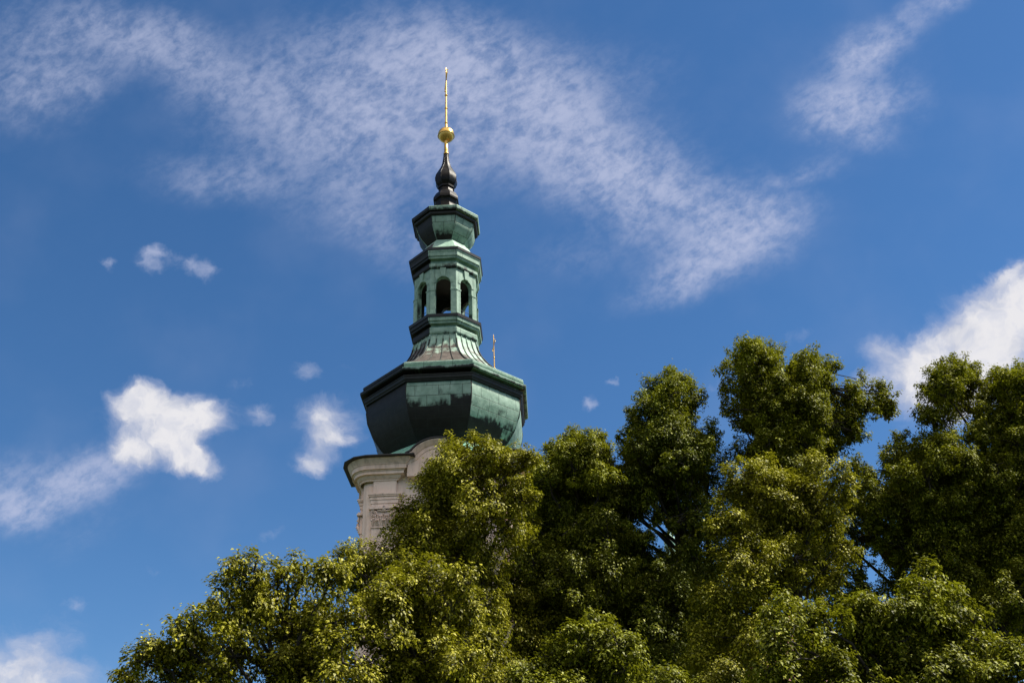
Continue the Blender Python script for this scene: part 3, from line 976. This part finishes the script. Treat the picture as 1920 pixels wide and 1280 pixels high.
# ------------------------------------------------------------------ linden trees
# each crown: clumps (photo x, photo y, radius in photo pixels [, metres nearer or farther])
TREES = [
    dict(y=19.0, mat='leaf_b', leaf=.079, trunk=(560, 0),
         label='linden at far left whose crown slopes down to the lower left corner',
         c=[(455, 1085, 46), (520, 1090, 42), (565, 1088, 42), (615, 1098, 44), (430, 1130, 46), (395, 1150, 38), (340, 1195, 42), (275, 1245, 42), (238, 1278, 30), (300, 1250, 45), (365, 1230, 50),
            (470, 1160, 60), (550, 1160, 65), (630, 1165, 55), (440, 1230, 60), (520, 1240, 65), (600, 1240, 70), (660, 1200, 55), (330, 1300, 60), (430, 1310, 70), (540, 1320, 75), (640, 1310, 70),
            (260, 1330, 55), (380, 1390, 80), (520, 1410, 90), (640, 1400, 90), (560, 1480, 100), (500, 1160, 70, 1.3), (590, 1220, 80, 1.5), (420, 1260, 80, 1.5)]),
    dict(y=19.6, mat='leaf_b', leaf=.079, trunk=(800, 0),
         label='linden with bright lit boughs at bottom centre left, below the tower',
         c=[(785, 1080, 42), (740, 1115, 46), (815, 1115, 46), (870, 1095, 34), (705, 1130, 34), (760, 1170, 60), (840, 1170, 55), (710, 1190, 50), (880, 1160, 38), (780, 1240, 65), (860, 1240, 55), (715, 1260, 55),
            (905, 1220, 40), (800, 1310, 75), (890, 1310, 60), (730, 1330, 70), (810, 1400, 90), (900, 1390, 70), (780, 1200, 70, 1.4), (850, 1290, 70, 1.4)]),
    dict(y=25.0, mat='leaf_b', leaf=.079, trunk=(880, 0),
         label='linden rising in front of the tower and hiding its base',
         c=[(855, 842, 32), (888, 842, 32), (838, 870, 34), (920, 862, 36), (955, 866, 32), (985, 872, 30), (865, 885, 52), (828, 908, 38), (925, 905, 50), (792, 952, 36), (830, 950, 55), (890, 960, 60), (950, 950, 45),
            (762, 992, 36), (800, 1010, 58), (870, 1030, 60), (940, 1010, 50), (755, 1040, 40), (690, 1055, 44), (650, 1060, 40), (640, 1090, 40), (700, 1090, 50), (780, 1070, 60, 2), (860, 1100, 70, 4.5), (940, 1080, 60, 5.5), (985, 1010, 40, 5),
            (980, 940, 34), (900, 1170, 80, 5.5), (980, 1150, 60, 5.5), (930, 1240, 80, 5.5), (860, 900, 55, 1.2), (850, 1000, 70, 1.3), (905, 1085, 40, .4), (912, 1140, 44, .6), (925, 1200, 48, .8), (905, 1260, 55, .6), (930, 1330, 100, 4.5), (830, 1250, 90, 3)]),
    dict(y=30.6, mat='leaf_a', leaf=.084, trunk=(1080, 0),
         thick=1, label='linden with the rounded top just right of the copper bulb',
         c=[(1090, 838, 36), (1062, 846, 32), (1120, 846, 34), (1140, 862, 30), (1030, 862, 30), (1022, 895, 36), (1080, 885, 48), (1135, 895, 42), (1000, 925, 34), (1050, 940, 55), (1120, 950, 55), (1005, 985, 45), (1070, 1010, 60), (1140, 1010, 50),
            (1000, 1060, 55), (1060, 1090, 65), (1130, 1080, 60), (1010, 1140, 60), (1090, 1160, 70), (1150, 1150, 55), (1030, 1240, 80), (1120, 1250, 80), (1070, 1340, 100), (1080, 900, 55, 1.3), (1090, 1010, 75, 1.4), (1060, 1110, 80, 1.4)]),
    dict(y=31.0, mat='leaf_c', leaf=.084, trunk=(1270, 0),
         thick=1, label='linden with the narrow pointed top between two taller neighbours',
         c=[(1262, 728, 34), (1228, 742, 28), (1296, 742, 30), (1212, 770, 28), (1255, 775, 40), (1305, 772, 26), (1186, 785, 22), (1180, 815, 24), (1225, 820, 40), (1275, 825, 40), (1325, 815, 28), (1340, 838, 26), (1200, 858, 40), (1255, 865, 45),
            (1305, 860, 40), (1190, 900, 42), (1245, 915, 32), (1300, 910, 40), (1180, 955, 42), (1310, 955, 30), (1190, 1060, 40), (1185, 1110, 60), (1250, 1090, 42), (1310, 1080, 40), (1260, 1150, 70), (1320, 1130, 50), (1200, 1190, 60), (1290, 1220, 80),
            (1220, 1260, 80), (1260, 1340, 100), (1305, 1010, 26), (1172, 1005, 26), (1222, 945, 24), (1282, 962, 28), (1300, 990, 24), (1272, 1052, 22), (1225, 1058, 24), (1204, 962, 18), (1262, 986, 10), (1290, 1030, 18), (1196, 1015, 16), (1215, 928, 24, .9), (1246, 942, 24, .9), (1272, 938, 26, .9), (1256, 962, 16, .9), (1278, 985, 20, .9), (1208, 1022, 16, .9), (1228, 1050, 22, .9), (1262, 1058, 22, .9), (1292, 1005, 22, .9), (1290, 1050, 24, .9), (1236, 968, 12, .9), (1233, 978, 14, -.4), (1214, 1010, 12, -.4), (1260, 800, 40, 1.2), (1250, 870, 50, 1.2)]),
    dict(y=31.0, mat='leaf_a', leaf=.084, trunk=(1480, 0),
         thick=1, label='tallest linden with twin domed tops and a side bough reaching right against the sky',
         c=[(1405, 672, 36), (1435, 676, 32), (1375, 690, 28), (1412, 715, 42), (1376, 735, 28), (1448, 720, 34), (1518, 688, 36), (1545, 692, 28), (1495, 715, 34), (1535, 725, 34), (1372, 768, 22), (1410, 765, 38), (1460, 765, 44), (1515, 765, 42), (1550, 745, 24),
            (1602, 738, 24), (1632, 732, 28), (1660, 742, 24), (1650, 765, 20), (1608, 765, 26), (1575, 780, 28), (1545, 795, 32), (1668, 772, 14), (1400, 810, 30), (1450, 815, 42), (1505, 820, 42), (1592, 805, 18), (1612, 812, 14), (1560, 805, 26), (1585, 798, 22), (1625, 768, 20), (1605, 785, 18), (1570, 832, 20), (1598, 826, 13), (1570, 762, 22), (1430, 860, 40), (1485, 870, 50), (1540, 850, 34),
            (1390, 860, 30), (1500, 930, 60), (1440, 930, 50), (1440, 760, 45, 1.2), (1490, 830, 55, 1.3), (1480, 990, 70, 1.0), (1420, 1010, 60, 1.0)]),
    dict(y=25.5, mat='leaf_b', leaf=.079, trunk=(1470, 0),
         label='linden with the broad sunlit bough below the tallest crown',
         c=[(1395, 892, 38), (1432, 895, 36), (1365, 920, 32), (1465, 915, 34), (1535, 890, 34), (1570, 895, 30), (1500, 925, 36), (1590, 925, 28), (1400, 945, 48), (1455, 960, 48), (1545, 940, 44), (1510, 985, 48), (1375, 1000, 46), (1430, 1020, 55), (1490, 1045, 50), (1560, 1000, 40),
            (1590, 1040, 26), (1380, 1075, 52), (1450, 1090, 55), (1530, 1075, 45), (1570, 1100, 32), (1360, 1150, 60), (1420, 1170, 60), (1350, 1240, 75), (1400, 1330, 100), (1430, 980, 60, 1.2), (1420, 1080, 70, 1.2)]),
    dict(y=31.0, mat='leaf_a', leaf=.084, trunk=(1800, 0),
         thick=1, label='linden at the right edge with open forked top before the white cloud',
         c=[(1785, 702, 32), (1755, 718, 28), (1812, 708, 26), (1835, 722, 20), (1740, 748, 24), (1780, 745, 36), (1820, 755, 28), (1735, 780, 20), (1770, 790, 30), (1885, 720, 32), (1915, 715, 34), (1865, 750, 24), (1905, 765, 38), (1945, 760, 50), (1700, 835, 30), (1740, 840, 34), (1672, 855, 22),
            (1780, 850, 36), (1850, 815, 34), (1900, 830, 44), (1690, 885, 40), (1745, 895, 48), (1810, 885, 46), (1870, 885, 48), (1930, 880, 50), (1640, 900, 26), (1650, 945, 36), (1710, 960, 50), (1780, 960, 55), (1850, 960, 55), (1920, 960, 60), (1640, 1000, 32), (1700, 1020, 40),
            (1770, 1030, 50), (1850, 1040, 50), (1930, 1040, 60), (1800, 1100, 50), (1990, 880, 60), (1990, 980, 70), (1985, 760, 60), (2040, 700, 60), (2060, 800, 80), (2130, 720, 80), (2090, 900, 90), (2180, 830, 90), (2060, 1000, 90), (1780, 900, 60, 1.3), (1880, 930, 70, 1.3), (1800, 1010, 70, 1.3), (1990, 1100, 80), (1900, 1120, 44, -1.2), (1868, 1150, 40, -1.2), (1932, 1088, 40, -1.2), (1940, 1150, 44, -1.2), (1850, 785, 30), (1882, 798, 30), (1835, 762, 24), (1665, 1058, 24, 1.5), (1672, 1098, 26, 1.5), (1600, 1085, 24, 1.5), (1620, 1118, 22, 1.5), (1592, 958, 32, 1), (1612, 902, 28, 1), (1606, 1010, 30, 1.5)]),  # clumps past the right edge are unseen, added to shade the lower leaves
    dict(y=19.2, mat='leaf_a', leaf=.079, trunk=(1680, 0),
         label='linden filling the lower right corner with a pointed leafy tip',
         c=[(1735, 1085, 28), (1742, 1120, 38), (1715, 1140, 36), (1780, 1150, 44), (1700, 1175, 46), (1660, 1185, 42), (1610, 1150, 32), (1640, 1140, 28), (1605, 1190, 46), (1480, 1150, 32), (1450, 1165, 28), (1515, 1165, 34), (1560, 1185, 40), (1480, 1200, 46), (1540, 1230, 55), (1610, 1245, 55),
            (1680, 1240, 60), (1750, 1215, 60), (1820, 1200, 48), (1800, 1260, 60), (1870, 1240, 46), (1910, 1270, 50), (1455, 1250, 50), (1500, 1300, 65), (1590, 1310, 70), (1690, 1310, 80), (1790, 1330, 80), (1890, 1330, 70), (1480, 1380, 90), (1620, 1400, 100), (1760, 1410, 100), (1890, 1410, 90),
            (1960, 1330, 80), (1700, 1240, 75, 1.3), (1560, 1270, 75, 1.3), (1800, 1270, 75, 1.3)]),
    dict(y=20.0, mat='leaf_a', leaf=.079, trunk=(1100, 0),
         label='low linden showing one bright clump at bottom centre of the picture',
         c=[(1110, 1178, 34), (1075, 1205, 34), (1145, 1200, 32), (1110, 1225, 46), (1050, 1240, 34), (1165, 1240, 38), (1180, 1215, 24), (1100, 1280, 55), (1030, 1290, 45), (1170, 1300, 55), (980, 1290, 45), (1250, 1310, 50), (1060, 1360, 80), (1180, 1370, 80), (960, 1370, 70), (1110, 1440, 100), (1280, 1390, 80), (1350, 1350, 70)]),
]


TREES += [
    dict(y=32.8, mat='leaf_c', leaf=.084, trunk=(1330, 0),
         label='shaded linden standing behind the narrow pointed one, at its foot',
         c=[(1060, 990, 50), (1130, 960, 50), (1180, 1010, 26), (1120, 1050, 60), (1190, 1070, 34), (1080, 1110, 70), (1170, 1130, 60), (1240, 1100, 50), (1310, 1060, 50), (1330, 990, 44), (1350, 930, 44), (1330, 880, 40), (1390, 1060, 60), (1330, 1140, 60), (1400, 1140, 60),
            (1250, 1180, 70), (1170, 1220, 80), (1330, 1230, 80), (1420, 1230, 80), (1090, 1200, 80), (1200, 1330, 110), (1340, 1340, 110)]),
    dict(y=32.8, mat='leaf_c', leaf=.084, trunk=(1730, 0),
         label='shaded linden standing behind the forked one at the right edge',
         c=[(1605, 880, 24), (1620, 945, 40), (1630, 1010, 36), (1600, 1060, 26), (1690, 960, 60), (1740, 1010, 60), (1760, 930, 60), (1690, 1050, 40), (1760, 1080, 60), (1830, 990, 70), (1840, 1080, 60), (1910, 1030, 70), (1900, 1120, 60), (1840, 1160, 70), (1930, 1190, 70), (1620, 1130, 40),
            (1590, 1160, 50), (1700, 1150, 60), (1640, 1220, 80), (1760, 1200, 80), (1880, 920, 60), (1960, 950, 80), (1560, 1110, 40), (1555, 1000, 42), (1560, 1055, 40), (1515, 1035, 46), (1590, 1050, 24), (1580, 970, 34), (1500, 1100, 50), (1780, 1310, 110), (1640, 1330, 110)]),
]
HOLES = [(1220, 992, 14), (1250, 1022, 18), (1275, 1015, 8), (1640, 1078, 14), (1655, 1122, 10), (1625, 840, 26), (1335, 800, 12), (1690, 790, 26)]


def unit(a): return a / np.maximum(np.linalg.norm(a, axis=-1, keepdims=True), 1e-9)


UP = np.array([0, 0, 1.0])


def leaf_mesh(name, pos, nrm, tipd, length, tint, mat, parent):
    n = len(pos)
    tip = unit(tipd - nrm * np.sum(tipd * nrm, 1, keepdims=True))
    side = np.cross(nrm, tip)
    L = length[:, None]
    V = np.empty((n, 4, 3), dtype=np.float32)
    V[:, 0] = pos - tip * L * .45
    V[:, 1] = pos + side * L * .29 - tip * L * .08 + nrm * L * .10
    V[:, 2] = pos + tip * L * .55 - nrm * L * .10
    V[:, 3] = pos - side * L * .29 - tip * L * .08 + nrm * L * .10
    me = bpy.data.meshes.new(name)
    me.vertices.add(n * 4)
    me.vertices.foreach_set('co', V.ravel())
    me.loops.add(n * 4)
    me.loops.foreach_set('vertex_index', np.arange(n * 4, dtype=np.int32))
    me.polygons.add(n)
    me.polygons.foreach_set('loop_start', np.arange(0, n * 4, 4, dtype=np.int32))
    me.polygons.foreach_set('loop_total', np.full(n, 4, dtype=np.int32))
    me.update(calc_edges=True)
    at_ = me.attributes.new('tint', 'FLOAT', 'FACE')
    at_.data.foreach_set('value', tint.astype(np.float32))
    me.materials.append(mat)
    o = bpy.data.objects.new(name, me)
    COL.objects.link(o)
    o.parent = parent
    return o


LEAF_DENSITY = 1.1
total_leaves = 0
for T in TREES:
    Y = T['y']
    cen, rad = [], []
    shots = list(T['c'])
    if T.get('thick'):                       # extra clumps in depth, added to keep sun off the lower crown
        for c in T['c']:
            if c[2] >= 32 and len(c) == 3:
                for dy in ((-1.0, 1.1) if c[1] < 900 else (1.1, 2.0)): shots.append((c[0] + rng.uniform(-9, 9), c[1] + rng.uniform(-4, 10), c[2] * .88, dy))
    for c in shots:
        dep = c[3] if len(c) > 3 else rng.uniform(-.55, .55)
        p = at(c[0], c[1], Y + dep)
        wd = (p - EYE).dot(cF)
        cen.append(tuple(p))
        rad.append(c[2] * wd / FOC)
    n_hand = len(cen)
    small_c = [c[2] < 30 for c in shots]
    for i in range(len(cen)):                # uneven tufts on the outside of each clump
        r = rad[i] * .88
        rad[i] = r
        for k in range(3):
            v = Vector(tuple(unit(rng.normal(0, 1, 3) + np.array([0, -.2, .55]))))
            q = rng.uniform(.34, .55)
            cen.append(tuple(Vector(cen[i]) + v * (r * rng.uniform(.60, .92))))
            rad.append(r * q)
    n0 = len(cen) // 4
    for i in range(n0):                      # fill the spaces between neighbouring clumps
        for j in range(i):
            gap = math.dist(cen[i], cen[j])
            mean = (rad[i] + rad[j]) / 2
            if .75 * mean < gap < 2.4 * mean and rng.random() < .42:
                p = Vector([(a + b) / 2 for a, b in zip(cen[i], cen[j])]) + Vector((0, rng.uniform(-.6, .9), 0))
                v = p - EYE
                qx, qy = 960 + FOC * v.dot(cR) / v.dot(cF), 640 - FOC * v.dot(cU) / v.dot(cF)
                rp = .80 * mean * FOC / v.dot(cF)
                if all(math.hypot(qx - hx, qy - hy) > hr + rp for hx, hy, hr in HOLES):
                    cen.append(tuple(p))
                    rad.append(.80 * mean)
    cen, rad = np.array(cen), np.array(rad)
    base = at(T['trunk'][0], 1100, Y + .8)
    root = empty('linden_tree', (base.x, Y + .8, 0))
    tag(root, T['label'], 'tree', 'linden trees in front of the church')
    org = np.array([base.x, Y + .8, 0])
    # ---- boughs
    mb = MB()
    zlow = cen[:, 2].min()
    ztop = cen[:, 2].max()
    axis = []
    top_i = int(np.argmax(cen[:, 2]))
    for s in np.linspace(0, 1, 9):
        z = s * (ztop - .3)
        k = max(0, (z - zlow) / max(ztop - zlow, .1))
        x = org[0] + (cen[top_i, 0] - org[0]) * k ** 1.5 * .9 + math.sin(s * 5 + Y) * .12
        y = org[1] + (cen[top_i, 1] - org[1]) * k ** 1.5 * .9 + math.cos(s * 4 + Y) * .12
        axis.append((x, y, z))
    axis = np.array(axis)
    r0 = .30 + .008 * ztop
    tr_r = [r0 * 1.35] + [r0 * (1 - .93 * s) for s in np.linspace(0, 1, 9)[1:]]
    mb.tube([tuple(p - org) for p in axis], tr_r, 9)
    subs_c, subs_r, subs_o, subs_t = [], [], [], []
    for i in range(len(cen)):
        c, r = cen[i], rad[i]
        if i >= n_hand or small_c[i]:                      # small tufts hang on the bough of the nearest clump
            near = int(np.argmin(np.linalg.norm(cen[:n_hand] - c, axis=1) + 99.0 * np.array(small_c)))
            mid = (cen[near] + c) / 2 + rng.normal(0, .06, 3)
            mb.tube([tuple(cen[near] - org), tuple(mid - org), tuple(c - org)], [.022, .016, .009], 5, False)
        hd = math.hypot(c[0] - org[0], c[1] - org[1])
        zs_ = max(zlow * .55, c[2] - (.5 + .75 * hd))
        zs_ = min(zs_, ztop - .6)
        st = np.array([np.interp(zs_, axis[:, 2], axis[:, k]) for k in range(3)])
        pts = []
        for s in np.linspace(0, 1, 8):
            p = st + (c - st) * s
            p = p + np.array([0, 0, .22 * hd * math.sin(math.pi * s) * .5]) + rng.normal(0, .02 + .014 * hd, 3) * (0 < s < 1)
            pts.append(tuple(p - org))
        rb = min(.026 + .020 * np.linalg.norm(c - st) ** .8, .10)
        if i < n_hand and not small_c[i]: mb.tube(pts, list(np.linspace(rb, .018, 8)), 6)
        # sprays of twigs and leaves on the clump
        shape = rng.uniform(.82, 1.2, 3)
        n_sub = max(5, int(15 * (r / .62) ** 2))
        d = unit(rng.normal(0, 1, (n_sub, 3)) + np.array([0, -.12, .28]))
        fr = rng.uniform(.40, 1.0, n_sub) ** .6
        sr = rng.uniform(.15, .36, n_sub) * (r / .62) ** .4
        small = rng.random(n_sub) < .34
        fr = np.where(small, rng.uniform(.95, 1.28, n_sub), fr * .86)
        sr = np.where(small, rng.uniform(.07, .15, n_sub), sr)
        cc = c + d * (fr * r)[:, None] * shape
        for j in range(n_sub):
            if j % 3 == 0:
                mid = c + (cc[j] - c) * .55 + rng.normal(0, .05, 3)
                mb.tube([tuple(c - org), tuple(mid - org), tuple(cc[j] - org)], [.020, .013, .006], 4, False)
        subs_c.append(cc)
        subs_r.append(sr)
        subs_o.append(d)
        subs_t.append(np.full(n_sub, rng.normal(0, .07)) + rng.normal(0, .06, n_sub))
    mb.build('trunk', M['bark'], root)
    # ---- leaves
    sc, sr, so_, stt = map(np.concatenate, (subs_c, subs_r, subs_o, subs_t))
    cnt = np.maximum(20, (LEAF_DENSITY * 2300 * sr ** 2 * (.078 / T['leaf']) ** 2)).astype(int)
    ix = np.repeat(np.arange(len(sc)), cnt)
    n = len(ix)
    total_leaves += n
    d = unit(rng.normal(0, 1, (n, 3)) + .45 * so_[ix] + np.array([0, 0, .25]))
    rr = sr[ix] * (.22 + .60 * rng.random(n) ** .6 + .16 * np.abs(rng.normal(0, 1, n)))
    ax_ = unit(so_ + np.array([0, 0, .75]) + rng.normal(0, .40, so_.shape))      # each spray stretches along its twig
    st_ = rng.uniform(.2, 1.2, len(so_))
    loc = d * rr[:, None] * np.array([1.0, 1.0, .85])
    pos = sc[ix] + loc + ax_[ix] * (np.sum(loc * ax_[ix], 1) * st_[ix])[:, None]
    pos += rng.normal(0, .02, (n, 3))
    nrm = unit(.34 * d + .30 * UP + .42 * np.array(sun_dir) + .30 * rng.normal(0, 1, (n, 3)) + .34 * so_[ix])    # blades turn towards the light
    tipd = -.75 * UP + .55 * d + .45 * rng.normal(0, 1, (n, 3))
    length = T['leaf'] * rng.uniform(.62, 1.28, n)
    tint = np.clip(.38 + stt[ix] + rng.normal(0, .21, n), 0, .78)
    bract_glint = rng.random(n) < .07
    tint = np.where(bract_glint, rng.uniform(.84, 1.0, n), tint)  # pale flower bracts, their colour also standing in for sun glints
    leaf_mesh('crown', pos - org, nrm, tipd, length, tint, M[T['mat']], root)
print('LEAVES', total_leaves)
